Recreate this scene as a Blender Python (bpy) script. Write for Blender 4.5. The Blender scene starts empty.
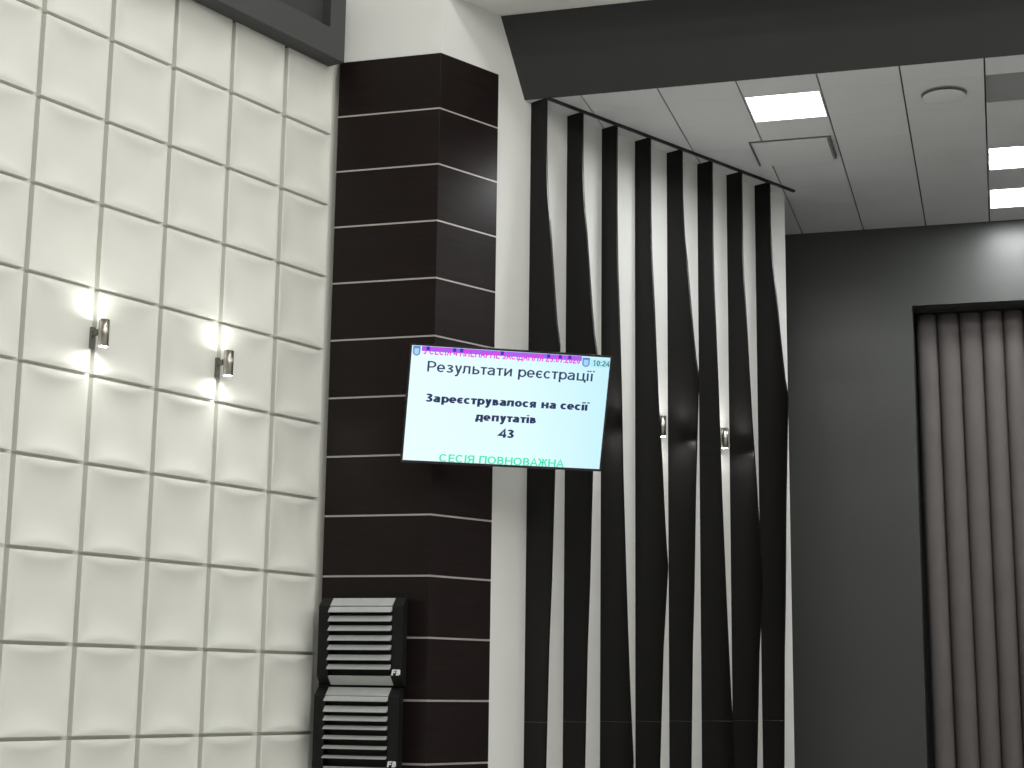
import bpy, bmesh, math, random
from mathutils import Vector, Matrix
random.seed(7)
SC = bpy.context.scene
COL = SC.collection
PI = math.pi
V = Vector

# ------------------------------------------------------------------ frames
CAM_POS = V((0, 0, 1.6))
CAM_R = V((0.95875173, 0.2839442, 0.01306976))
CAM_U = V((0.03966355, -0.17917356, 0.98301762))
CAM_F = V((-0.2814639, 0.94195145, 0.18304519))
FOCAL = 1633.9
Z = V((0, 0, 1))
A1 = math.radians(17.5189)            # splay of the tiled wall
A3 = math.radians(28.3530)            # splay of the finned wall
D1 = V((math.sin(A1), math.cos(A1), 0)); N1 = V((math.cos(A1), -math.sin(A1), 0))
D3 = V((math.sin(A3), math.cos(A3), 0)); N3 = V((math.cos(A3), -math.sin(A3), 0))
O = V((-5.48062694, 8.18903292, 0)); ROW0 = 5.64841802
S = 0.547                             # pitch of the wall panels
C = V((-3.82771599, 10.85161294, 0))  # outer corner of the pillar
L = V((-4.64008504, 10.85161294, 0))  # pillar meets the tiled wall
ZC = 6.1155                           # stage ceiling
ZH = 6.73                             # hall ceiling
YF = 15.9776                          # far wall
FIN0, FINS, FINE = 0.97628, 0.415512, 4.345

# ------------------------------------------------------------------ materials
def mat(name, col, rough=0.5, metal=0.0, spec=0.5, var=0.0, scale=8.0, bump=0.0, bscale=60.0, stretch=None, coat=0.0):
    m = bpy.data.materials.new(name); m.use_nodes = True
    nt = m.node_tree; b = nt.nodes['Principled BSDF']
    b.inputs['Base Color'].default_value = (*col, 1)
    b.inputs['Roughness'].default_value = rough
    b.inputs['Metallic'].default_value = metal
    b.inputs['Specular IOR Level'].default_value = spec
    b.inputs['Coat Weight'].default_value = coat
    tc = nt.nodes.new('ShaderNodeTexCoord')
    mp = nt.nodes.new('ShaderNodeMapping'); nt.links.new(tc.outputs['Object'], mp.inputs['Vector'])
    if stretch: mp.inputs['Scale'].default_value = stretch
    if var > 0:
        n = nt.nodes.new('ShaderNodeTexNoise'); n.inputs['Scale'].default_value = scale; n.inputs['Detail'].default_value = 5
        nt.links.new(mp.outputs[0], n.inputs['Vector'])
        r = nt.nodes.new('ShaderNodeValToRGB')
        r.color_ramp.elements[0].position = 0.3; r.color_ramp.elements[1].position = 0.7
        r.color_ramp.elements[0].color = (*[c * (1 - var) for c in col], 1)
        r.color_ramp.elements[1].color = (*[min(1, c * (1 + var)) for c in col], 1)
        nt.links.new(n.outputs['Fac'], r.inputs['Fac']); nt.links.new(r.outputs['Color'], b.inputs['Base Color'])
    if bump > 0:
        n2 = nt.nodes.new('ShaderNodeTexNoise'); n2.inputs['Scale'].default_value = bscale; n2.inputs['Detail'].default_value = 4
        nt.links.new(mp.outputs[0], n2.inputs['Vector'])
        bp = nt.nodes.new('ShaderNodeBump'); bp.inputs['Strength'].default_value = bump; bp.inputs['Distance'].default_value = 0.004
        nt.links.new(n2.outputs['Fac'], bp.inputs['Height']); nt.links.new(bp.outputs['Normal'], b.inputs['Normal'])
    return m

def emit(name, col, strength, base=(0, 0, 0)):
    m = bpy.data.materials.new(name); m.use_nodes = True
    b = m.node_tree.nodes['Principled BSDF']
    b.inputs['Base Color'].default_value = (*base, 1); b.inputs['Roughness'].default_value = 0.4
    b.inputs['Emission Color'].default_value = (*col, 1); b.inputs['Emission Strength'].default_value = strength
    return m

def wood(name, dark, light, rough, axis, spec=0.4):
    m = mat(name, dark, rough, spec=spec)
    nt = m.node_tree; b = nt.nodes['Principled BSDF']
    tc = [n for n in nt.nodes if n.type == 'TEX_COORD'][0]
    mp = [n for n in nt.nodes if n.type == 'MAPPING'][0]
    mp.inputs['Scale'].default_value = axis
    n = nt.nodes.new('ShaderNodeTexNoise'); n.inputs['Scale'].default_value = 3.0; n.inputs['Detail'].default_value = 8; n.inputs['Roughness'].default_value = 0.65
    n.inputs['Distortion'].default_value = 0.6
    nt.links.new(mp.outputs[0], n.inputs['Vector'])
    r = nt.nodes.new('ShaderNodeValToRGB')
    r.color_ramp.elements[0].position = 0.32; r.color_ramp.elements[1].position = 0.72
    r.color_ramp.elements[0].color = (*dark, 1); r.color_ramp.elements[1].color = (*light, 1)
    nt.links.new(n.outputs['Fac'], r.inputs['Fac']); nt.links.new(r.outputs['Color'], b.inputs['Base Color'])
    return m

M_TILE = mat('white_gypsum_panels', (0.74, 0.745, 0.69), 0.55, spec=0.3, var=0.015, scale=3)
M_BACK = mat('white_panel_backing', (0.70, 0.705, 0.655), 0.6, spec=0.3)
M_WHITE = mat('white_plaster', (0.70, 0.705, 0.68), 0.6, spec=0.25, var=0.02, scale=2, bump=0.05)
M_HALLC = mat('hall_ceiling_plaster', (0.84, 0.83, 0.80), 0.8, spec=0.2, var=0.05, scale=1.4)
M_CEIL = mat('stage_ceiling_tile', (0.74, 0.75, 0.76), 0.65, spec=0.3, var=0.02, scale=2)
M_CEILGAP = mat('ceiling_joint', (0.05, 0.05, 0.055), 0.7)
M_GREYWALL = mat('grey_painted_wall', (0.053, 0.056, 0.053), 0.36, spec=0.5, var=0.05, scale=1.3, bump=0.06, bscale=90)
M_BEAM = mat('charcoal_painted_beam', (0.042, 0.043, 0.0425), 0.75, spec=0.2, var=0.05, scale=1.1)
M_CORNICE = mat('dark_grey_cornice_paint', (0.062, 0.062, 0.063), 0.6, spec=0.3, var=0.03, scale=2)
M_CORNICE2 = mat('darker_cornice_inset', (0.045, 0.045, 0.048), 0.6, spec=0.3, var=0.05, scale=5)
M_BLACK = mat('black_trim', (0.008, 0.008, 0.009), 0.5)
M_CLAD = wood('wenge_laminate_horizontal', (0.0075, 0.0055, 0.0052), (0.0155, 0.0092, 0.0088), 0.29, (1.0, 1.0, 14.0), 0.20)
M_FIN = wood('wenge_laminate_vertical', (0.0024, 0.0021, 0.0020), (0.0050, 0.0036, 0.0034), 0.28, (14.0, 14.0, 1.0), 0.24)
M_FINEDGE = wood('wenge_edge_banding', (0.014, 0.011, 0.010), (0.024, 0.018, 0.016), 0.3, (14.0, 14.0, 1.0))
M_STRIP = mat('pale_joint_strip', (0.50, 0.47, 0.45), 0.4, metal=0.3, var=0.03)
M_STEEL = mat('brushed_steel', (0.42, 0.40, 0.36), 0.28, metal=1.0, var=0.08, scale=30, stretch=(1, 1, 0.05))
M_STEELD = mat('dark_bracket_steel', (0.20, 0.19, 0.17), 0.4, metal=0.8)
M_SPK = mat('black_speaker_paint', (0.0045, 0.005, 0.005), 0.5, spec=0.25, var=0.1, scale=40, bump=0.2, bscale=300)
M_SPKIN = mat('speaker_inside_black', (0.004, 0.004, 0.0045), 0.7)
M_BLADE = mat('silver_louver', (0.46, 0.48, 0.47), 0.45, metal=0.25, var=0.03, scale=20)
M_LOGO = mat('white_logo_print', (0.75, 0.75, 0.75), 0.5)
M_TVB = mat('glossy_black_bezel', (0.006, 0.006, 0.009), 0.25)
M_TVBACK = mat('matt_black_housing', (0.01, 0.01, 0.011), 0.6)
M_FLOOR = mat('grey_carpet', (0.52, 0.515, 0.50), 0.9, spec=0.1, var=0.12, scale=6, bump=0.3, bscale=400)
M_STAGE = mat('dark_stage_carpet', (0.10, 0.098, 0.095), 0.9, spec=0.1, var=0.12, scale=6)
M_CURT = mat('taupe_curtain_cloth', (0.146, 0.133, 0.131), 0.9, spec=0.1, var=0.05, scale=3, bump=0.25, bscale=500)
M_NICHE = mat('dark_niche_paint', (0.05, 0.05, 0.05), 0.8)
M_FRAME = mat('white_lamp_frame', (0.7, 0.7, 0.7), 0.5)
M_VENT = mat('grey_vent_plastic', (0.32, 0.34, 0.34), 0.5)
M_VENTD = mat('vent_slot_black', (0.02, 0.022, 0.022), 0.7)
M_HATCHF = mat('dull_grey_hatch_frame', (0.13, 0.135, 0.135), 0.6)
M_UNLIT = mat('grey_infill_panel', (0.34, 0.34, 0.345), 0.6)
M_LAMP = emit('lit_diffuser', (0.98, 1.0, 1.0), 34.0, (0.8, 0.8, 0.8))
M_LAMP2 = emit('lit_prism_diffuser', (0.98, 1.0, 1.0), 5.0, (0.8, 0.8, 0.8))
M_LENS = emit('lit_spot_lens', (1.0, 0.98, 0.93), 120.0, (0.8, 0.8, 0.8))

# ------------------------------------------------------------------ mesh builder
class MB:
    def __init__(s): s.v = []; s.f = []; s.mi = []; s.sm = []
    def add(s, vs, fs, mi=0, smooth=False):
        b = len(s.v); s.v += [tuple(p) for p in vs]
        for f in fs: s.f.append([b + i for i in f]); s.mi.append(mi); s.sm.append(smooth)
    def box(s, o, ax, ay, az, x0, x1, y0, y1, z0, z1, mi=0):
        P = [o + ax * x + ay * y + az * z for z in (z0, z1) for y in (y0, y1) for x in (x0, x1)]
        fs = [(0, 2, 3, 1), (4, 5, 7, 6), (0, 1, 5, 4), (2, 6, 7, 3), (0, 4, 6, 2), (1, 3, 7, 5)]
        if ax.cross(ay).dot(az) < 0: fs = [f[::-1] for f in fs]
        s.add(P, fs, mi)
    def wbox(s, x0, x1, y0, y1, z0, z1, mi=0):
        s.box(V((0, 0, 0)), V((1, 0, 0)), V((0, 1, 0)), Z, x0, x1, y0, y1, z0, z1, mi)
    def prism(s, poly, ext, mi=0, side_mi=None):
        n = len(poly); P = list(poly) + [p + ext for p in poly]
        nrm = V((0, 0, 0))
        for i in range(n): nrm += poly[i].cross(poly[(i + 1) % n])
        flip = nrm.dot(ext) > 0
        caps = [list(range(n)), list(range(n, 2 * n))[::-1]]
        sides = [[i, i + n, (i + 1) % n + n, (i + 1) % n] for i in range(n)]
        if flip: caps = [c[::-1] for c in caps]; sides = [q[::-1] for q in sides]
        sides = [q for q in sides]
        # caps face outwards, sides face outwards
        s.add(P, caps, mi)
        s.add(P, sides, mi if side_mi is None else side_mi)
    def lathe(s, o, ax, prof, n=32, mi=0, smooth=True, cap0=False, cap1=False):
        ax = ax.normalized(); t = V((1, 0, 0)) if abs(ax.x) < 0.9 else V((0, 1, 0))
        a = ax.cross(t).normalized(); b = ax.cross(a)
        P = []
        for r, h in prof:
            for k in range(n):
                th = 2 * PI * k / n; P.append(o + ax * h + (a * math.cos(th) + b * math.sin(th)) * r)
        F = []
        for i in range(len(prof) - 1):
            for k in range(n):
                k2 = (k + 1) % n; F.append((i * n + k, i * n + k2, (i + 1) * n + k2, (i + 1) * n + k))
        s.add(P, F, mi, smooth)
        if cap0: s.add(P[:n], [tuple(range(n))[::-1]], mi)
        if cap1: s.add(P[-n:], [tuple(range(n))], mi)
    def build(s, name, mats, parent=None, bevel=0.0, recalc=True):
        if not isinstance(mats, (list, tuple)): mats = [mats]
        org = V((0, 0, 0))
        if parent is not None: org = abs_loc(parent)
        me = bpy.data.meshes.new(name)
        me.from_pydata([tuple(V(p) - org) for p in s.v], [], s.f)
        for m in mats: me.materials.append(m)
        me.polygons.foreach_set('material_index', s.mi)
        me.polygons.foreach_set('use_smooth', s.sm)
        if recalc:
            bm = bmesh.new(); bm.from_mesh(me); bmesh.ops.recalc_face_normals(bm, faces=bm.faces); bm.to_mesh(me); bm.free()
        me.update()
        o = bpy.data.objects.new(name, me); COL.objects.link(o)
        if parent is not None: o.parent = parent
        if bevel > 0:
            md = o.modifiers.new('bevel', 'BEVEL'); md.width = bevel; md.segments = 2; md.limit_method = 'ANGLE'; md.angle_limit = math.radians(40)
        return o

def abs_loc(o):
    p = V((0, 0, 0))
    while o is not None: p += o.location; o = o.parent
    return p

def thing(name, label, cat, loc, group=None):
    o = bpy.data.objects.new(name, None); COL.objects.link(o); o.location = loc
    o.empty_display_size = 0.1
    tag(o, label, cat, group); return o
def tag(o, label, cat, group=None):
    o['label'] = label; o['category'] = cat
    if group: o['group'] = group
    return o
def struct(o, label=None, cat=None):
    o['kind'] = 'structure'
    if label: o['label'] = label
    if cat: o['category'] = cat
    return o

# ------------------------------------------------------------------ room shell
mb = MB(); mb.wbox(-9.5, 9.2, -8.2, 11.6, -0.1, 0.0)  # unseen floor, its grey kept pale to bounce light upwards
struct(mb.build('floor', M_FLOOR), 'grey carpet floor of the hall', 'floor')

mb = MB(); mb.wbox(-9.5, 9.2, 11.6, 16.6, -0.1, 0.0)  # unseen floor, split off and darkened to cut bounce light on the stage
struct(mb.build('floor_stage', M_STAGE), 'dark carpet floor of the stage', 'floor')

# hall ceiling; its unseen middle is raised so lamp light falls steeper
ZT = 8.8
mb = MB()
mb.wbox(-9.5, 9.2, 10.90, 11.75, ZH, ZH + 0.08)
mb.wbox(7.0, 9.2, -8.2, 10.9, ZH, ZH + 0.08); mb.wbox(-9.5, 7.0, -8.2, -6.0, ZH, ZH + 0.08)
mb.wbox(-9.5, 7.1, 10.9, 10.98, ZH + 0.08, ZT); mb.wbox(-9.5, 7.1, -6.08, -6.0, ZH + 0.08, ZT)
mb.wbox(7.0, 7.08, -6.0, 10.9, ZH + 0.08, ZT)
mb.wbox(-9.5, 7.1, -6.1, 11.0, ZT, ZT + 0.08)
struct(mb.build('ceiling_hall', M_HALLC), 'white plaster hall ceiling above the charcoal beam', 'ceiling')

# tiled wall: backing slab and pillowed square panels
ALONG_L = (L - O).dot(D1)
OW = O - N1 * 0.060 + D1 * 0.030 + Z * 0.003                   # backing of the panels; their rims lie in the plane of O
mb = MB()
mb.box(OW, D1, N1, Z, -14.5, ALONG_L + 0.12, -0.12, 0.0, 0.0, ZT, 0)
RES = 26; T0 = 0.046; HALF = 0.2545; HV = 0.2615; RHO = 0.165; AMP = 0.027; LIP = 0.006
def pil(u, v):
    # straight rim, low lens-shaped lip along each edge, dished middle
    def side(d, e, rho):
        k = 1 - e * e; rp = rho * k + 1e-4
        if d < rp: t = d / rp; return 1.0, LIP * k * t * (2 - t)
        t = (1 - d) / (1 - rp); return t ** 3, LIP * k * t ** 3
    tv, lv = side(1 - abs(v), u, RHO); tu, lu = side(1 - abs(u), v, 0.07)
    return lv + 0.3 * lu - AMP * (1 - tv) * (1 - tu)
# lattice denser near the rims
def dens(t): return math.copysign(1 - (1 - abs(t)) ** 1.35, t)
lat = [dens(-1 + 2 * i / RES) for i in range(RES + 1)]
PV = [(u, v, T0 + pil(u, v)) for v in lat for u in lat]
PF = [(j * (RES + 1) + i, j * (RES + 1) + i + 1, (j + 1) * (RES + 1) + i + 1, (j + 1) * (RES + 1) + i) for j in range(RES) for i in range(RES)]
rim = [i for i in range(RES + 1)] + [j * (RES + 1) + RES for j in range(1, RES + 1)] + [RES * (RES + 1) + i for i in range(RES - 1, -1, -1)] + [j * (RES + 1) for j in range(RES - 1, 0, -1)]
for i in range(-5, 5):
    for j in range(-1, 11):
        ca = (i + 0.5) * S; cz = ROW0 - (j + 0.5) * S
        z_lo = cz - HV
        if z_lo < 0.03: continue
        c = OW + D1 * ca + Z * cz
        hw = HALF
        if i == 4: hw = HALF - 0.004
        P = [c + D1 * (u * hw) + Z * (v * HV) + N1 * h for u, v, h in PV]
        mb.add(P, PF, 1, True)
        R0 = [P[k] for k in rim]; R1 = [p - N1 * PV[k][2] for k, p in zip(rim, R0)]; n = len(rim)
        mb.add(R0 + R1, [(k, k + n, (k + 1) % n + n, (k + 1) % n) for k in range(n)], 1, False)
struct(mb.build('wall_left', [M_BACK, M_TILE], recalc=False), 'white wall of square pillowed relief panels', 'wall')

# cornice over the tiled wall, with a sunk panel in its face
mb = MB()
ZK = 6.175
e = ALONG_L - 0.11
def cb(a0, a1, n0, n1, z0, z1, mi=0): mb.box(O, D1, N1, Z, a0, a1, n0, n1, z0, z1, mi)
REC_A, REC_Z = e - 0.17, 6.395
cb(-9, e, -0.06, 0.06, ZK, ZH - 0.003, 0)
cb(-9, e, 0.06, 0.14, ZK, REC_Z, 0)
cb(REC_A, e, 0.06, 0.14, REC_Z, ZH - 0.003, 0)
cb(-9, REC_A, 0.055, 0.062, REC_Z, ZH - 0.003, 1)
struct(mb.build('trim_cornice', [M_CORNICE, M_CORNICE2]), 'dark grey boxed cornice above the tiled wall', 'cornice')

# finned wall slab (white), set 12 mm behind the face of the pillar cladding
CB = C - N3 * 0.012
mb = MB()
mb.box(CB, D3, N3, Z, 0.02, 0.985, -0.14, 0.0, 0.0, ZH + 0.05, 0)
mb.box(CB, D3, N3, Z, 0.985, FINE, -0.14, 0.0, 0.0, ZC, 0)
struct(mb.build('wall_stage_left', M_WHITE), 'white wall behind the dark vertical fins', 'wall')

# far wall with a curtained opening
OX0, OX1, OZ = -0.7135, 3.4, 5.318
mb = MB()
mb.wbox(-6.2, OX0, YF, YF + 0.5, 0, ZC + 0.3)
mb.wbox(OX0, OX1, YF, YF + 0.5, OZ, ZC + 0.3)
mb.wbox(OX1, 9.2, YF, YF + 0.5, 0, ZC + 0.3)
mb.wbox(OX0, OX1, YF + 0.5, YF + 0.56, 0, OZ, 1)
struct(mb.build('wall_far', [M_GREYWALL, M_NICHE]), 'grey painted end wall with a curtained opening', 'wall')

# unseen hall enclosure, for bounce light
mb = MB(); mb.wbox(9.0, 9.2, -8.2, 16.4, 0, ZH)
struct(mb.build('wall_right', M_WHITE), 'plain wall on the right of the hall', 'wall')
mb = MB(); mb.wbox(-9.5, 9.2, -8.4, -8.2, 0, ZH)
struct(mb.build('wall_back', M_WHITE), 'plain wall behind the camera', 'wall')

# sloping charcoal beam across the front of the stage
mb = MB()
def onB(y): return C.x - 0.02 + (y - C.y) * math.tan(A3)
ya, za, yb_, zb_ = 11.41, 6.727, 11.652, ZC
poly = [(ya, za), (yb_, zb_), (yb_ + 0.004, zb_), (yb_ + 0.004, za)]
P = [V((onB(y), y, z)) for y, z in poly] + [V((9.0, y, z)) for y, z in poly]
mb.add(P, [(0, 1, 2, 3), (7, 6, 5, 4), (0, 4, 5, 1), (1, 5, 6, 2), (2, 6, 7, 3), (3, 7, 4, 0)])
struct(mb.build('trim_beam', M_BEAM), 'sloping charcoal beam across the front of the stage ceiling', 'beam')

# stage ceiling: long joints as open gaps, faint butt joints across, with holes for lamps
J0, JS = -2.95886, 0.60009
LY0 = 12.005
holes = [(J0 + 2 * JS, LY0), (J0 + 5 * JS, LY0 + 1.72), (J0 + 5 * JS, LY0 + 2.92), (J0 + 5 * JS, LY0)]
mb = MB()
ROWS = [11.80 - 0.15] + [LY0 - 0.0 + 0.605 * k for k in range(0, 7)]
extra = {5: [12.005, 12.595, 13.725, 14.325, 14.925, 15.525]}
for i in range(-4, 20):
    x0 = J0 + i * JS; x1 = x0 + JS
    if x0 > 8.9: continue
    ys = [11.657, 12.005, 12.605, 13.205, 13.805, 14.405, 15.005, 15.605, YF]
    if i == 5: ys = [11.657, 12.005, 12.605, 13.205, 13.725, 14.325, 14.925, 15.525, YF]
    for a, b in zip(ys[:-1], ys[1:]):
        if i == 2 and abs(a - 12.005) < 0.01: continue
        if i == 5 and min(abs(a - t) for t in (12.005, 13.725, 14.925)) < 0.01: continue
        mb.wbox(x0 + 0.006, min(x1, 9.0) - 0.006, a + 0.0012, b - 0.0012, ZC, ZC + 0.02, 0)
mb.wbox(-6.2, 9.0, 11.80, YF, ZC + 0.045, ZC + 0.07, 1)
mb.wbox(-6.2, 9.0, 11.657, 11.80, ZC + 0.0205, ZC + 0.03, 1)
struct(mb.build('ceiling_stage', [M_CEIL, M_CEILGAP]), 'grey tiled stage ceiling with dark joints', 'ceiling')

# black edge trim where the fins meet the ceiling
mb = MB()
mb.box(CB, D3, N3, Z, FIN0 + 0.0, FINE - 0.10, 0.165, 0.192, ZC - 0.018, ZC + 0.0, 0)
struct(mb.build('trim_fin_edge', M_BLACK), 'thin black edge trim along the tops of the fins', 'trim')

# ------------------------------------------------------------------ pillar
HROW = 0.430052; Z0P = 6.23834; CT = 0.012; W2 = 0.604
pl = thing('pillar', 'dark wood panelled pillar with pale joint strips beside the white tiled wall', 'pillar', (C.x - 0.4, C.y + 0.2, 0))
mb = MB()
core = [V((L.x + 0.002, L.y + CT, 0)), V((C.x - CT * 1.1, C.y + CT, 0)), C - N3 * CT + D3 * 0.025, C + D3 * (W2 + 0.1) - N3 * (CT + 0.0005), C + D3 * (W2 + 0.1) - N3 * 0.3, V((L.x + 0.002, L.y + 0.5, 0))]
# the outer corner of the core follows the mitre of the cladding
k = CT * math.tan((PI / 2 - A3) / 2)
ci = V((C.x - CT * math.tan((PI / 2 - A3) / 2), C.y + CT, 0))
core = [core[0], ci, core[3], core[4], core[5]]
mb.prism(core, Z * (ZT - 0.002), 0)
mb.build('plaster_core', M_WHITE, pl)
GAP = 0.0075
def wrap(name, z0, z1, th, m, bevel):
    q = MB()
    i0 = V((C.x - th * math.tan((PI / 2 - A3) / 2), C.y + th, 0)) if False else None
    t = CT - th                                  # how far the face sits behind the cladding face
    def off(d):                                   # corner of the wrap at depth d behind the face
        return V((C.x - d * math.tan((PI / 2 - A3) / 2), C.y + d, 0))
    lx = L.x + 0.003
    a = [V((lx, C.y + t, 0)), off(t), C + D3 * W2 - N3 * t]
    b = [V((lx, C.y + CT - 0.0005, 0)), off(CT - 0.0005), C + D3 * W2 - N3 * (CT - 0.0005)]
    poly = [p + Z * z0 for p in a + b[::-1]]
    q.prism(poly, Z * (z1 - z0), 0)
    return q.build(name, m, pl, bevel)
for r in range(15):
    zt = Z0P - r * HROW - (0 if r == 0 else GAP); zb = max(0.0, Z0P - (r + 1) * HROW + GAP)
    wrap('cladding_panel', zb, zt, CT, M_CLAD, 0.0012)
    if r < 14:
        zz = Z0P - (r + 1) * HROW
        wrap('joint_strip', zz - GAP + 0.0012, zz + GAP - 0.0012, 0.0085, M_STRIP, 0)

# ------------------------------------------------------------------ fins
PA = [(0.154, ZC), (0.155, 5.72), (0.163, 5.52), (0.177, 5.31), (0.201, 5.12), (0.231, 4.80), (0.260, 4.50), (0.283, 4.30), (0.305, 4.18), (0.313, 4.13), (0.305, 3.98), (0.270, 3.20), (0.247, 2.40), (0.225, 1.91), (0.203, 1.0), (0.165, 0.0)]
PB = [(0.153, ZC), (0.155, 5.45), (0.163, 5.15), (0.190, 4.66), (0.207, 4.30), (0.228, 3.88), (0.262, 3.40), (0.286, 2.97), (0.303, 2.72), (0.318, 2.55), (0.297, 2.28), (0.268, 1.93), (0.228, 1.0), (0.17, 0.0)]
PC = [(0.150, ZC), (0.150, 5.40), (0.158, 4.97), (0.172, 4.62), (0.187, 4.22), (0.199, 3.86), (0.214, 3.25), (0.248, 2.39), (0.268, 1.93), (0.286, 1.57), (0.308, 1.22), (0.318, 1.07), (0.29, 0.72), (0.22, 0.0)]
FLAB = ['first dark wood wall fin nearest the pillar, left of the bright screen edge',
        'second dark wood wall fin from the pillar, partly behind the screen',
        'third dark wood wall fin from the pillar, just right of the screen, widening downwards',
        'fourth dark wood wall fin from the pillar, left of the nearer fin wall light',
        'fifth dark wood wall fin from the pillar, right of the nearer fin wall light',
        'sixth dark wood wall fin from the pillar, left of the farther fin wall light',
        'seventh dark wood wall fin from the pillar, right of the farther fin wall light',
        'last dark wood wall fin, farthest from the pillar, next to the grey wall']
FLAB[0] = 'first dark wood wall fin, nearest the pillar and behind the middle of the screen'
PROF = [PA, PA, PC, PB, PA, PC, PB, PA]
TH = 0.018; ZJ = 1.36
def cut(prof, lo, hi):
    out = []
    for (n0, z0), (n1, z1) in zip(prof[:-1], prof[1:]):
        if z0 > hi >= z1: out.append((n1 + (n0 - n1) * (hi - z1) / (z0 - z1), hi))
        elif not out and z0 <= hi: out.append((n0, z0))
        if z0 > lo and z1 <= hi and z1 > lo: out.append((n1, z1))
        if z0 > lo >= z1: out.append((n1 + (n0 - n1) * (lo - z1) / (z0 - z1), lo))
    return out
for kf in range(8):
    base = C + D3 * (FIN0 + FINS * kf)
    root = thing('wall_fin', FLAB[kf], 'wall fin', base - N3 * 0.012, 'dark wood fins on the white wall')
    for nm, lo, hi in (('upper_board', ZJ + 0.0004, ZC - 0.001), ('lower_board', 0.0, ZJ - 0.0004)):
        pts = cut(PROF[kf], lo, hi)
        poly = [base + N3 * (n - 0.004) + Z * z for n, z in pts] + [base - N3 * 0.012 + Z * lo, base - N3 * 0.012 + Z * hi]
        mb = MB(); mb.prism(poly, D3 * TH, 0)
        mb.build(nm, [M_FIN], root, 0.0006)

# ------------------------------------------------------------------ wall lights
def sconce(label, foot, along, out, group, h=0.17, r=0.0335, off=0.108, nb=0.0):
    root = thing('wall_light', label, 'wall light', foot, group)
    mb = MB(); mb.box(foot, along, out, Z, -0.017, 0.017, nb, nb + 0.02, -0.085, 0.05)
    mb.build('back_plate', M_STEELD, root, 0.003)
    mb = MB(); mb.box(foot, along, out, Z, -0.012, 0.012, nb + 0.015, off - r + 0.004, -0.005, 0.03)
    mb.lathe(foot + out * 0.045 + Z * 0.012 - along * 0.02, along, [(0.0005, 0), (0.014, 0), (0.014, 0.04), (0.0005, 0.04)], 16)
    mb.build('arm', M_STEELD, root, 0.001)
    c = foot + out * off
    mb = MB()
    mb.lathe(c, Z, [(r - 0.003, -h / 2 + 0.006), (r - 0.003, -h / 2), (r, -h / 2), (r, h / 2), (r - 0.003, h / 2), (r - 0.003, h / 2 - 0.006)], 40)
    mb.build('cylinder_shade', M_STEEL, root)
    for s in (-1, 1):
        mb = MB(); mb.lathe(c + Z * (s * (h / 2 - 0.005)), Z * s, [(r - 0.003, 0.0), (r - 0.01, 0.003), (0.0004, 0.004)], 32)
        mb.build('lens', M_LENS, root)
    return root
ZS = 3.712
sconce('steel up and down wall light on the white tiles, nearer the left edge', O + D1 * (S * 1.0 + 0.012) + Z * ZS, D1, N1, 'wall lights on the tiled wall', nb=-0.016, off=0.096)
sconce('steel up and down wall light on the white tiles, nearer the pillar', O + D1 * (S * 3.0 + 0.012) + Z * ZS, D1, N1, 'wall lights on the tiled wall', nb=-0.016, off=0.096)
for kf, lab in ((3, 'small steel wall light between the fourth and fifth fins from the pillar'), (5, 'small steel wall light between the sixth and seventh fins from the pillar'), (1, 'steel wall light between second and third fins, hidden behind the screen')):
    sconce(lab, CB + D3 * (FIN0 + FINS * (kf + 0.5) + TH / 2 - 0.01) + Z * ZS, D3, N3, 'wall lights between the fins')

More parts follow.
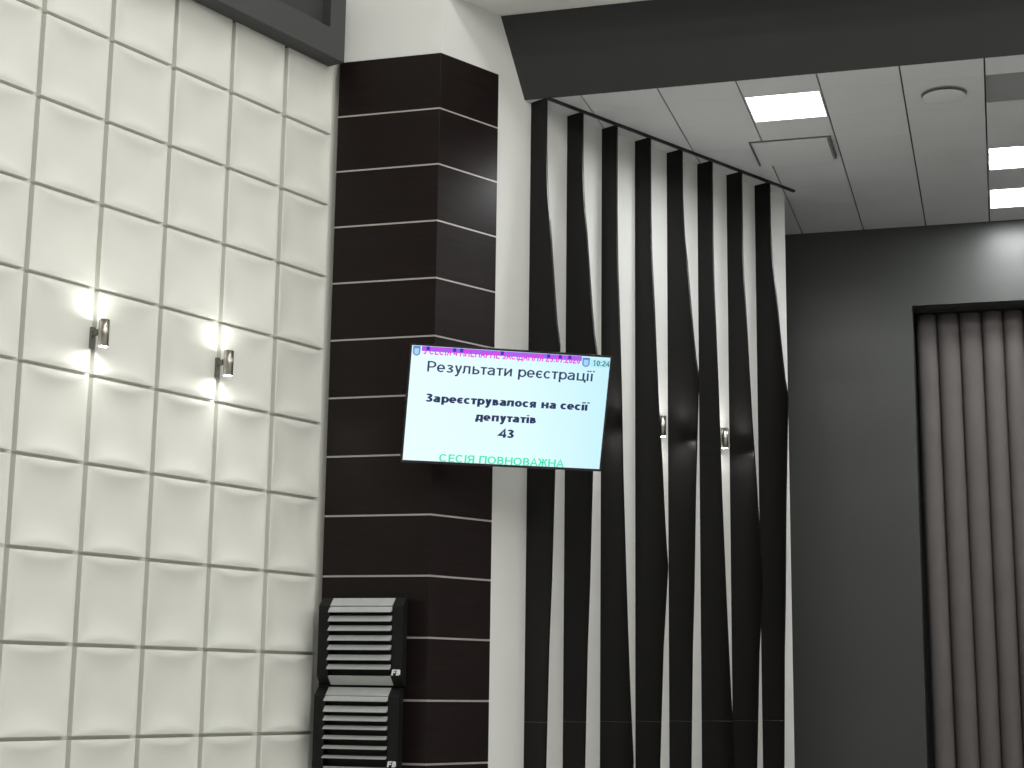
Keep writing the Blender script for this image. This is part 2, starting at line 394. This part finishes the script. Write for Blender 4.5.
# ------------------------------------------------------------------ loudspeakers
def arc(cx, cy, rx, ry, a0, a1, n=14):
    return [(cx + rx * math.cos(math.radians(a0 + (a1 - a0) * i / n)), cy + ry * math.sin(math.radians(a0 + (a1 - a0) * i / n))) for i in range(n + 1)]
XH = 0.74
def glyph(ch, w):
    """(advance, centre-line strokes) of a plain sans letter; capital height 1, stroke width w"""
    h = w / 2
    low = ch.islower(); H = XH if low else 1.0; k = 0.80 if low else 1.0
    c = ch.upper()
    def bowl(x0, x1, y0, y1, right=True):       # half loop between two bars
        r = (y1 - y0) / 2; rx = min(r, abs(x1 - x0) * 0.75); sx = 1 if right else -1
        xe = x1 - sx * rx
        return [(x0, y1), (xe, y1)] + [(xe + sx * q[0], q[1]) for q in arc(0, (y0 + y1) / 2, rx, r, 90, -90, 10)] + [(xe, y0), (x0, y0)]
    m = H * 0.52
    if ch == ' ': return 0.30, []
    if ch == '.': return 0.28, [[(0.10, 0.0), (0.10, max(w, 0.11))]]
    if ch == ':': return 0.30, [[(0.13, 0.02), (0.13, 0.02 + max(w, 0.12))], [(0.13, 0.60), (0.13, 0.60 + max(w, 0.12))]]
    if ch in '0': return 0.58, [arc(0.27, 0.5, 0.25 - h, 0.5 - h, 0, 360, 28)]
    if ch == '1': return 0.58, [[(0.32, 0), (0.32, 1), (0.10, 0.78)]]
    if ch == '2': return 0.58, [arc(0.27, 0.72, 0.24 - h, 0.28 - h, 165, -35, 12) + [(0.04, h)], [(0.03, h), (0.53, h)]]
    if ch == '4': return 0.58, [[(0.40, 0), (0.40, 0.97), (0.04, 0.29), (0.54, 0.29)]]
    if ch == '5': return 0.58, [[(0.50, 1 - h), (0.14, 1 - h), (0.08, 0.52)] + arc(0.27, 0.33, 0.24 - h, 0.33 - h, 130, -150, 14)]
    if ch == '7': return 0.58, [[(0.03, 1 - h), (0.51, 1 - h), (0.20, 0)]]
    if ch == '9': return 0.58, [arc(0.27, 0.68, 0.24 - h, 0.32 - h, 0, 360, 22), [(0.51 - h, 0.68), (0.50 - h, 0.42)] + arc(0.27, 0.34, 0.23 - h, 0.34 - h, 10, -150, 10)]
    if ch == 'F': return 0.66, [[(h, 0), (h, 1 - h), (0.58, 1 - h)], [(h, 0.52), (0.52, 0.52)]]
    if c in 'З3':
        W = 0.56 * (0.9 if low else 1); y = H * 0.53
        return W + 0.04, [arc(W * 0.47, (H + y) / 2, W * 0.44 - h, (H - y) / 2 - h * 0.9, 155, -90, 12), arc(W * 0.47, y / 2 + h * 0.2, W * 0.47 - h, y / 2 - h * 0.8, 90, -155, 14), [(W * 0.3, y), (W * 0.5, y)]]
    if c in 'СЄ':
        W = 0.72 * (0.72 if low else 1); o_ = [arc(W / 2, H / 2, W / 2 - h, H / 2 - h, 42, 318, 24)]
        if c == 'Є': o_.append([(h, H / 2), (W * 0.72, H / 2)])
        return W + (0.0 if low else 0.05), o_
    if c == 'О': W = 0.78 * (0.68 if low else 1); return W + 0.06, [arc(W / 2, H / 2, W / 2 - h, H / 2 - h, 0, 360, 30)]
    if ch == 'е': W = 0.54; return 0.60, [[(h, H * 0.48), (W - h, H * 0.48)] + arc(W / 2, H / 2, W / 2 - h, H / 2 - h, 0, 315, 24)]
    if ch == 'Е': return 0.68, [[(0.60, 1 - h), (0.06 + h, 1 - h), (0.06 + h, h), (0.61, h)], [(0.06 + h, 0.53), (0.57, 0.53)]]
    if c in 'ІЇ':
        o_ = [[(0.13, 0), (0.13, H)]]
        if low and c == 'І': o_.append([(0.13, 0.88), (0.13, 1.0)])
        if c == 'Ї': o_ += [[(0.13 + q * (0.05 + 0.5 * w), 0.90), (0.13 + q * (0.05 + 0.5 * w), 0.90 + max(0.11, 0.7 * w))] for q in (-1, 1)]
        return 0.27 + (0.12 if c == 'Ї' else 0), o_
    if c == 'Я':
        W = 0.64 * k; y = H * 0.47
        return W + 0.10, [[(W - h, 0), (W - h, H)], bowl(W - h, 0.03 + h, y, H - h, False), [(W * 0.48, y), (h * 1.3, 0)]]
    if c == 'П': W = 0.66 * k; return W + 0.13, [[(0.05 + h, 0), (0.05 + h, H - h), (0.05 + W - h, H - h), (0.05 + W - h, 0)]]
    if c in 'ВB': W = 0.60 * k; return W + 0.10, [[(0.05 + h, 0), (0.05 + h, H)], bowl(0.05 + h, W - 0.02 - h, m, H - h), bowl(0.05 + h, 0.03 + W - h, h, m)]
    if c == 'Н': W = 0.68 * k; return W + 0.12, [[(0.05 + h, 0), (0.05 + h, H)], [(0.05 + W - h, 0), (0.05 + W - h, H)], [(0.05 + h, m), (0.05 + W - h, m)]]
    if ch == 'А': return 0.70, [[(0.02 + h * .6, 0), (0.34, 1 - h * .4), (0.67 - h * .6, 0)], [(0.15, 0.34), (0.53, 0.34)]]
    if ch == 'а':
        W = 0.50
        return 0.58, [arc(W / 2, H - 0.2, W / 2 - h, 0.2 - h, 160, 0, 10) + [(W - h, 0.0)], [(W - h, H * 0.60), (W * 0.45, H * 0.56)] + arc(W * 0.42, H * 0.29, W * 0.42 - h, H * 0.29 - h, 100, 290, 12) + [(W - h, H * 0.26)]]
    if ch == 'Ж': return 0.90, [[(0.44, 0), (0.44, 1)], [(0.04, 1), (0.20, 0.80), (0.28, 0.53), (0.60, 0.53), (0.68, 0.80), (0.84, 1)], [(0.28, 0.53), (0.02 + h, 0)], [(0.60, 0.53), (0.86 - h, 0)]]
    if c == 'Л': W = 0.64 * k; return W + 0.09, [[(0.0, h), (W * 0.10, h * 1.2), (W * 0.20, H * 0.25), (W * 0.24, H - h), (W - h, H - h), (W - h, 0)]]
    if c == 'Р':
        W = 0.60 * (0.92 if low else 1)
        if low: return W + 0.06, [[(0.04 + h, -0.26), (0.04 + h, H)], arc(0.04 + W / 2, H / 2, W / 2 - h, H / 2 - h, 0, 360, 24)]
        return W + 0.08, [[(0.06 + h, 0), (0.06 + h, 1)], bowl(0.06 + h, 0.04 + W - h, 0.44, 1 - h)]
    if c == 'Д': W = 0.70 * k; return W + 0.05, [[(h, -0.18), (h, h), (W - h, h), (W - h, -0.18)], [(W * 0.18, h), (W * 0.27, H * 0.4), (W * 0.29, H - h), (W * 0.83, H - h), (W * 0.83, h)]]
    if ch == 'у': return 0.54, [[(0.02 + h, H), (0.26, 0.03)], [(0.50 - h, H), (0.24, -0.08), (0.18, -0.22), (0.06, -0.24)]]
    if ch == 'ь': W = 0.48; return 0.54, [[(0.04 + h, 0), (0.04 + h, H)], bowl(0.04 + h, 0.04 + W - h, h, H * 0.57)]
    if ch == 'т': return 0.48, [[(0.02, H - h), (0.46, H - h)], [(0.24, 0), (0.24, H)]]
    if ch == 'и': W = 0.52; return 0.64, [[(0.05 + h, H), (0.05 + h, 0)], [(0.05 + h, h), (0.05 + W - h, H - h)], [(0.05 + W - h, 0), (0.05 + W - h, H)]]
    if ch == 'ц': W = 0.52; return 0.66, [[(0.05 + h, H), (0.05 + h, h), (W + 0.10, h), (W + 0.10, -0.17)], [(0.05 + W - h, h), (0.05 + W - h, H)]]
    raise ValueError(ch)
def ribbon(pts, w):
    P = [V((x, y)) for x, y in pts]; closed = (P[0] - P[-1]).length < 1e-5
    if closed: P = P[:-1]
    n = len(P); A, B = [], []
    for i in range(n):
        a = P[i - 1] if (i > 0 or closed) else None; b = P[(i + 1) % n] if (i < n - 1 or closed) else None
        ds = [(q - p).normalized() for p, q in ((a, P[i]), (P[i], b)) if p is not None and q is not None and (q - p).length > 1e-7]
        d = ds[0] if len(ds) == 1 else (ds[0] + ds[1])
        if d.length < 1e-4: d = ds[0]
        d = d.normalized(); nr = V((-d.y, d.x)); sc_ = 1.0
        if len(ds) == 2: sc_ = min(1.9, 1 / max(0.3, abs(nr.dot(V((-ds[0].y, ds[0].x))))))
        A.append(P[i] + nr * (w / 2 * sc_)); B.append(P[i] - nr * (w / 2 * sc_))
    m = n if closed else n - 1
    return A + B, [(i, n + i, n + (i + 1) % n, (i + 1) % n) for i in range(m)]
def put_text(name, s, m, parent, o, ax, ay, x0, x1, y0, y1, w=0.11, lift=0.001, clip=None, cap=1.0, shear=0.0, step=0.0):
    gap = 0.012 - 0.5 * max(0, w - 0.12)
    """lettering between x0..x1; the height cap (1 = capitals) runs from y0 to y1"""
    pos = 0.0; gl = []
    for ch in s:
        adv, st = glyph(ch, w); gl.append((ch, pos, st)); pos += adv + gap
    pos -= gap + 0.04
    kx = (x1 - x0) / pos; ky = (y1 - y0) / cap; an = ax.cross(ay); q = MB(); outs = []; nst = 0
    for ch, px_, st in gl + [(' ', 0, [])]:
        if ch == ' ':
            if q.v: outs.append(q.build(name, m, parent, recalc=False))
            q = MB(); continue
        for pl_ in st:
            vs, fs = ribbon(pl_, w)
            P = []
            for v in vs:
                y = y0 + v.y * ky; x = x0 + (px_ + v.x) * kx + shear * v.y * ky
                if clip is not None: y = max(y, clip)
                P.append(o + ax * x + ay * y + an * (lift + step * nst))
            nst += 1
            q.add(P, fs)
    return outs

XA = V((1, 0, 0)); YA = V((0, 1, 0))
def speaker(label, z1, blades, loc_shift=0.0):
    D = 0.2; yf = C.y - D; H = 0.601; z0 = z1 - H
    xl, xr = -4.568 + loc_shift, -3.942 + loc_shift
    root = thing('loudspeaker', label, 'loudspeaker', ((xl + xr) / 2, C.y - 0.1, z0), 'loudspeakers stacked on the pillar')
    prof = [(yf + 0.085, z1), (yf + 0.065, z1), (yf, z1 - 0.06), (yf, z0 + 0.06), (yf + 0.065, z0), (yf + 0.085, z0)]
    mb = MB()
    bl, br = xl + 0.082, xr - 0.080
    mb.prism([V((xl, y, z)) for y, z in prof], XA * (bl - xl), 0)
    mb.prism([V((br, y, z)) for y, z in prof], XA * (xr - br), 0)
    tp = 0.05                                            # the body behind narrows towards the pillar
    body = [V((xl, yf + 0.085, z0)), V((xr, yf + 0.085, z0)), V((xr - tp, C.y + 0.001, z0)), V((xl + tp * 0.3, C.y + 0.001, z0))]
    mb.prism(body, Z * H, 0)
    mb.build('cabinet', M_SPK, root, 0.003)
    mb = MB(); mb.wbox(bl, br, yf + 0.070, yf + 0.084, z0 + 0.012, z1 - 0.012)
    mb.build('grille_backing', M_SPKIN, root)
    mb = MB()
    pt = [(yf + 0.062, z1 - 0.002), (yf + 0.002, z1 - 0.057), (yf + 0.010, z1 - 0.063), (yf + 0.069, z1 - 0.010)]
    mb.prism([V((bl, y, z)) for y, z in pt], XA * (br - bl), 0)
    mb.build('top_panel', M_BLADE, root)['label'] = 'sloping silver top panel'
    mb = MB()
    pb = [(yf + 0.062, z0 + 0.002), (yf + 0.002, z0 + 0.060), (yf + 0.010, z0 + 0.066), (yf + 0.069, z0 + 0.010)]
    mb.prism([V((bl, y, z)) for y, z in pb], XA * (br - bl), 0)
    mb.build('bottom_panel', M_BLADE, root)['label'] = 'sloping silver bottom panel'
    for zt, zb in blades:
        mb = MB()
        pp = [(yf + 0.004, zt), (yf - 0.034, zb), (yf - 0.031, zb - 0.004), (yf + 0.075, zt - 0.004), (yf + 0.075, zt)]
        mb.prism([V((bl, y, z)) for y, z in pp], XA * (br - bl), 0)
        mb.build('louver', M_BLADE, root)
    put_text('logo', 'FB', M_LOGO, root, V((xr - 0.040, yf, z0)), XA, Z, -0.036, 0.030, 0.070, 0.110, w=0.24, lift=0.0015, shear=0.18, step=0.0002)
    return root
def zb1(y): return 2.2068 - (y - 597.6) * 0.00686
def zb2(y): return 1.594 - (y - 686.4) * 0.00686
b1 = [(607, 612.3), (616, 621.4), (625.7, 630.8), (635.5, 640.6), (645, 649.8), (654.8, 660), (664.4, 669)]
b2 = [(695.5, 700), (705, 710.6), (714.7, 719.2), (724.3, 727.6), (734, 737.2), (743.8, 746.6), (753.6, 755.9)]
speaker('upper black loudspeaker with silver louvers on the pillar', 2.2068, [(zb1(a), zb1(b)) for a, b in b1])
speaker('lower black loudspeaker with silver louvers, cut by the bottom edge', 1.594, [(zb2(a), zb2(b)) for a, b in b2], -0.014)

# ------------------------------------------------------------------ television on its wall arm
TC = V((-3.26243596, 10.819069, 3.52815319)); yaw, pit = math.radians(-30.78710817), math.radians(18.69345206)
TX = V((math.cos(yaw), -math.sin(yaw), 0)); TF = V((math.sin(yaw), math.cos(yaw), 0))
TU = Z * math.cos(pit) - TF * math.sin(pit); TN = TX.cross(TU)          # TN looks into the hall
W, Hh = 1.455, 0.835
tv = thing('television', 'lit wall television showing registration results, tilted out from the dark pillar', 'television', TC)
mb = MB(); b = 0.013; bb = 0.017
mb.box(TC, TX, TU, TN, -W / 2, -W / 2 + b, -Hh / 2, Hh / 2, -0.03, 0.0)
mb.box(TC, TX, TU, TN, W / 2 - b, W / 2, -Hh / 2, Hh / 2, -0.03, 0.0)
mb.box(TC, TX, TU, TN, -W / 2 + b, W / 2 - b, Hh / 2 - b, Hh / 2, -0.03, 0.0)
mb.box(TC, TX, TU, TN, -W / 2 + b, W / 2 - b, -Hh / 2, -Hh / 2 + bb, -0.03, 0.0)
mb.build('bezel', M_TVB, tv)
mb = MB()
mb.box(TC, TX, TU, TN, -W / 2 + 0.012, W / 2 - 0.012, -Hh / 2 + 0.012, Hh / 2 - 0.012, -0.052, -0.0085)
mb.box(TC, TX, TU, TN, -0.42, 0.42, -0.33, 0.12, -0.085, -0.05)
mb.build('back_housing', M_TVBACK, tv, 0.004)
# picture; the panel's viewing-angle tint is painted into the emission colour
m = bpy.data.materials.new('lit_screen_picture'); m.use_nodes = True
nt = m.node_tree; bs = nt.nodes['Principled BSDF']; bs.inputs['Base Color'].default_value = (0.01, 0.01, 0.01, 1); bs.inputs['Roughness'].default_value = 0.3
tc = nt.nodes.new('ShaderNodeTexCoord'); sx = nt.nodes.new('ShaderNodeSeparateXYZ'); nt.links.new(tc.outputs['Generated'], sx.inputs[0])
rp = nt.nodes.new('ShaderNodeValToRGB'); nt.links.new(sx.outputs[0], rp.inputs[0])
rp.color_ramp.elements[0].color = (0.82, 1.0, 1.0, 1); rp.color_ramp.elements[0].position = 0.0
rp.color_ramp.elements[1].color = (0.56, 0.88, 1.0, 1); rp.color_ramp.elements[1].position = 1.0
el = rp.color_ramp.elements.new(0.55); el.color = (0.74, 0.98, 1.0, 1)
nt.links.new(rp.outputs[0], bs.inputs['Emission Color']); bs.inputs['Emission Strength'].default_value = 1.0
M_SCREEN = m
mb = MB(); mb.box(TC, TX, TU, TN, -W / 2 + b, W / 2 - b, -Hh / 2 + bb, Hh / 2 - b, -0.008, -0.003)
scr = mb.build('screen', M_SCREEN, tv); scr['label'] = 'lit pale blue screen with Cyrillic text'
M_NAVY = emit('screen_navy_text', (0.012, 0.022, 0.11), 1.0)
M_TITLE = emit('screen_title_text', (0.02, 0.04, 0.12), 1.0)
M_GREEN = emit('screen_green_text', (0.03, 0.80, 0.42), 1.0)
M_MAG = emit('screen_magenta_text', (0.80, 0.03, 0.76), 1.0)
M_BLUE = emit('screen_blue_band', (0.045, 0.01, 0.50), 1.0)
M_LILAC = emit('screen_lilac_band', (0.27, 0.14, 0.88), 1.0)
M_CLK = emit('screen_clock_text', (0.02, 0.12, 0.15), 1.0)
M_CLKB = emit('screen_clock_box', (0.45, 0.84, 0.92), 1.0)
M_SHD = emit('screen_shield_blue', (0.10, 0.28, 0.62), 1.0)
M_SHL = emit('screen_shield_pale', (0.42, 0.66, 0.93), 1.0)
def band(name, x0, x1, y0, y1, m, lift):
    q = MB(); q.box(TC, TX, TU, TN, x0, x1, y0, y1, -0.0025, lift); return q.build(name, m, scr)
band('heading_band', -0.645, 0.505, 0.368, 0.402, M_LILAC, -0.0022)
band('clock_box', 0.572, 0.715, 0.330, 0.386, M_CLKB, -0.0022)
def tt(name, s, m, x0, x1, y0, y1, w=0.11, cap=1.0, lift=-0.0018, clip=None):
    put_text(name, s, m, scr, TC, TX, TU, x0, x1, y0, y1, w, lift, clip, cap)
tt('heading_text', '5 СЕСІЯ 4 ПЛЕНАРНЕ ЗАСІДАННЯ 29.07.2020', M_MAG, -0.636, 0.496, 0.347, 0.397, 0.17, 1.0, -0.0015)
# dark blue word gaps of the heading
for x0 in (-0.612, -0.425, -0.375, -0.085, 0.250, 0.335, 0.405):
    q = MB(); q.box(TC, TX, TU, TN, x0, x0 + 0.022, 0.376, 0.402, -0.0021, -0.0012)
    q.build('heading_gap_mark', M_BLUE, scr)
tt('clock_text', '10:24', M_CLK, 0.587, 0.712, 0.340, 0.378, 0.15)
tt('title_text', 'Результати реєстрації', M_TITLE, -0.602, 0.614, 0.228, 0.302, 0.13)
tt('message_text', 'Зареєструвалося на сесії', M_NAVY, -0.592, 0.593, 0.016, 0.074, 0.20)
tt('message_text', 'депутатів', M_NAVY, -0.225, 0.217, -0.096, -0.054, 0.20, XH)
tt('number_text', '43', M_NAVY, -0.046, 0.066, -0.209, -0.149, 0.20)
tt('status_text', 'СЕСІЯ ПОВНОВАЖНА', M_GREEN, -0.457, 0.446, -0.402, -0.346, 0.15, 1.0, -0.0018, -0.3995)
def shield(x, y, w, h):
    def outline(k):
        pts = [(-w / 2 * k, h / 2 * k), (w / 2 * k, h / 2 * k), (w / 2 * k, -h * 0.15 * k)]
        for i in range(1, 8):
            a = PI * i / 8; pts.append((w / 2 * k * math.cos(a), -h * 0.15 * k - h * 0.35 * k * math.sin(a)))
        pts.append((-w / 2 * k, -h * 0.15 * k)); return pts
    q = MB(); q.prism([TC + TX * (x + a) + TU * (y + b_) + TN * -0.0025 for a, b_ in outline(1)], TN * 0.0007, 0)
    o = q.build('shield_emblem', M_SHD, scr)
    q = MB(); q.prism([TC + TX * (x + a) + TU * (y - 0.004 + b_) + TN * -0.0018 for a, b_ in outline(0.62)], TN * 0.0005, 0)
    q.build('shield_field', M_SHL, scr)
shield(-0.680, 0.367, 0.052, 0.068); shield(0.538, 0.361, 0.054, 0.066)
# arm from the side face of the pillar to the back of the set
foot = C + D3 * 0.36 + Z * 3.50
hub = TC - TN * 0.084 + TU * -0.1
mb = MB()
mb.box(foot, D3, N3, Z, -0.06, 0.06, -0.006, 0.018, -0.16, 0.16)
el_ = foot + N3 * 0.16 + D3 * 0.05
def bar(p, q_, w):
    d = (q_ - p); ln = d.length; d.normalize(); a = d.cross(Z).normalized(); u = a.cross(d)
    mb.box(p, d, a, u, -0.01, ln + 0.01, -w, w, -w * 1.3, w * 1.3)
bar(foot + N3 * 0.012, el_, 0.022); bar(el_, hub, 0.022)
mb.lathe(el_ - Z * 0.045, Z, [(0.0005, 0), (0.028, 0), (0.028, 0.09), (0.0005, 0.09)], 20)
mb.box(hub, TX, TU, TN, -0.2, 0.2, -0.14, 0.14, -0.012, 0.0)
mb.build('wall_arm', M_BLACK, tv)

def area(name, loc, size, power, col=(1, 0.995, 0.975), size_y=None, spread=None):
    li = bpy.data.lights.new(name, 'AREA'); li.energy = power; li.color = col; li.size = size
    if size_y: li.shape = 'RECTANGLE'; li.size_y = size_y
    if spread: li.spread = spread
    o = bpy.data.objects.new(name, li); COL.objects.link(o); o.location = loc
    return o
# ------------------------------------------------------------------ ceiling lights, vent, hatch
LLAB = ['lit square ceiling light nearest the fins', 'lit square ceiling light cut by the right edge, nearer the beam', 'lit square ceiling light cut by the right edge, close to the grey wall']
for (hx, hy), lab in zip(holes[:3], LLAB):
    root = thing('ceiling_light', lab, 'ceiling light', (hx + 0.3, hy + 0.3, ZC), 'lit ceiling panels on the stage')
    mb = MB(); f0, f1 = 0.006, 0.594; w = 0.012
    for (x0, x1, y0, y1) in ((f0, f1, 0.002, 0.002 + w), (f0, f1, 0.598 - w, 0.598), (f0, f0 + w, 0.002 + w, 0.598 - w), (f1 - w, f1, 0.002 + w, 0.598 - w)):
        mb.wbox(hx + x0, hx + x1, hy + y0, hy + y1, ZC - 0.003, ZC + 0.04)
    mb.build('frame', M_FRAME, root)
    mb = MB(); mb.wbox(hx + f0 + w, hx + f1 - w, hy + 0.002 + w, hy + 0.598 - w, ZC + 0.001, ZC + 0.012)
    near = hy < 12.5
    mb.build('diffuser', M_LAMP2 if near else M_LAMP, root)
    if near: area('ceiling_light_lamp', (hx + 0.3, hy + 0.3, ZC - 0.006), 0.56, 37, (0.98, 1, 1), spread=math.radians(165))
hx, hy = holes[3]
root = thing('ceiling_panel', 'plain sunk grey ceiling panel right of the round vent', 'ceiling panel', (hx + 0.3, hy + 0.3, ZC))
mb = MB()
for (x0, x1, y0, y1) in ((0.006, 0.594, 0.002, 0.012), (0.006, 0.594, 0.575, 0.588), (0.006, 0.016, 0.012, 0.575), (0.584, 0.594, 0.012, 0.575)):
    mb.wbox(hx + x0, hx + x1, hy + y0, hy + y1, ZC - 0.001, ZC + 0.04)
mb.build('frame', M_VENT, root)
mb = MB(); mb.wbox(hx + 0.016, hx + 0.584, hy + 0.012, hy + 0.575, ZC + 0.022, ZC + 0.034)
mb.build('infill', M_UNLIT, root)

vc = V((-0.262, 12.315, ZC))
root = thing('ceiling_vent', 'round slotted air vent in the stage ceiling', 'air vent', vc)
mb = MB(); mb.lathe(vc, -Z, [(0.112, -0.001), (0.112, 0.026)], 48)
mb.build('slot_core', M_VENTD, root)
mb = MB()
for kk in range(44):
    a = 2 * PI * kk / 44; rd = V((math.cos(a), math.sin(a), 0)); tg = V((-math.sin(a), math.cos(a), 0))
    mb.box(vc, rd, tg, -Z, 0.105, 0.158, -0.0022, 0.0022, -0.001, 0.027)
mb.lathe(vc, -Z, [(0.172, -0.001), (0.172, 0.004), (0.160, 0.005), (0.160, -0.001)], 56)
mb.build('slotted_skirt', M_VENT, root)
mb = MB(); mb.lathe(vc, -Z, [(0.161, 0.026), (0.161, 0.029), (0.150, 0.033), (0.06, 0.037), (0.0005, 0.038)], 56)
mb.build('cover_disc', M_CEIL, root)

root = thing('ceiling_hatch', 'pale access hatch in the ceiling between light and fins', 'hatch', (-1.53, 13.38, ZC))
mb = MB(); hx0, hx1, hy0, hy1 = -1.868, -1.192, 13.068, 13.700
mb.wbox(hx0 + 0.03, hx1 - 0.03, hy0 + 0.006, hy1 - 0.03, ZC - 0.026, ZC)
mb.build('door', M_CEIL, root, 0.002)
mb = MB()
mb.wbox(hx0, hx0 + 0.012, hy0, hy1, ZC - 0.012, ZC); mb.wbox(hx1 - 0.014, hx1, hy0, hy1 - 0.1, ZC - 0.030, ZC)
mb.wbox(hx0 + 0.012, hx1 - 0.014, hy0, hy0 + 0.005, ZC - 0.012, ZC)
mb.build('frame', M_HATCHF, root)

# ------------------------------------------------------------------ curtain
def curtain():
    rnd = random.Random(3)
    xs0, xs1 = OX0 + 0.012, OX1 - 0.02
    edges = [xs0]
    while edges[-1] < xs1 - 0.12: edges.append(edges[-1] + rnd.choice([0.16, 0.2, 0.19, 0.205, 0.215, 0.15]))
    edges[-1] = xs1
    wd = [b_ - a for a, b_ in zip(edges[:-1], edges[1:])]
    dep = [rnd.uniform(0.20, 0.25) for _ in wd]; drift = [rnd.uniform(-0.012, 0.012) for _ in range(len(edges))]
    NZ = 26; K = 14
    zt, zb = OZ - 0.015, 0.03
    P = []; row = 0
    for j in range(NZ + 1):
        t = j / NZ; z = zt + (zb - zt) * t
        row = 0
        for i in range(len(wd)):
            for q_ in range(K if i < len(wd) - 1 else K + 1):
                s = q_ / K
                a = edges[i] + drift[i] * t; b_ = edges[i + 1] + drift[i + 1] * t
                sh = 0.045 * t * max(0, 1 - (edges[i] - xs0) / 3.0)
                x = a + (b_ - a) * (s - 0.125 * math.sin(2 * PI * s)) + sh
                bul = abs(math.sin(PI * s)) ** 0.6
                y = YF + 0.47 - dep[i] * (0.75 + 0.4 * t) * bul + 0.012 * math.sin(3 * t + i * 1.7)
                P.append(V((x, y, z))); row += 1
    F = [(j * row + i, j * row + i + 1, (j + 1) * row + i + 1, (j + 1) * row + i) for j in range(NZ) for i in range(row - 1)]
    q_ = MB(); q_.add(P, F, 0, True)
    root = thing('curtain', 'long taupe pleated curtain hanging in the opening of the grey wall', 'curtain', (1.3, YF + 0.2, 0.03))
    o = q_.build('cloth', M_CURT, root, recalc=False)
    md = o.modifiers.new('thickness', 'SOLIDIFY'); md.thickness = 0.004
    q_ = MB(); q_.wbox(OX0 + 0.002, OX1 - 0.002, YF + 0.2, YF + 0.49, OZ - 0.028, OZ - 0.001)
    q_.build('track', M_BLACK, root)
curtain()

# ------------------------------------------------------------------ light
for x in (-3.0, 0.0, 3.0, 6.0):
    for y in (9.2, 6.8, 4.2, 0.5):
        area('hall_ceiling_lamp', (x, y, ZT - 0.03), 0.6, {9.2: 37, 6.8: 44, 4.2: 66, 0.5: 75}[y] * ((1.55 if y < 5 else 1.1) if x > 2 else (0.8 if x < -2 else 0.92)))
for x, y in ((2.2, 12.3), (2.2, 14.0), (5.0, 12.3), (5.0, 14.0)):  # unseen lamps added farther right on the stage ceiling
    area('stage_ceiling_lamp', (x, y, ZC - 0.02), 0.58, 12)

w = bpy.data.worlds.new('room_air'); SC.world = w; w.use_nodes = True
w.node_tree.nodes['Background'].inputs[0].default_value = (0.9, 0.95, 1, 1); w.node_tree.nodes['Background'].inputs[1].default_value = 0.02

# ------------------------------------------------------------------ camera
cd = bpy.data.cameras.new('camera'); cam = bpy.data.objects.new('camera', cd); COL.objects.link(cam)
cd.sensor_fit = 'HORIZONTAL'; cd.sensor_width = 36.0; cd.lens = FOCAL / 1024 * 36.0; cd.clip_end = 100
R = Matrix((CAM_R, CAM_U, -CAM_F)).transposed()
cam.matrix_world = Matrix.Translation(CAM_POS) @ R.to_4x4()
SC.camera = cam
SC.view_settings.view_transform = 'Standard'; SC.view_settings.look = 'None'
SC.view_settings.exposure = 0.0; SC.view_settings.gamma = 1.0; SC.view_settings.use_curve_mapping = False
SC.cycles.use_denoising = True
SC.cycles.max_bounces = 8; SC.cycles.diffuse_bounces = 5
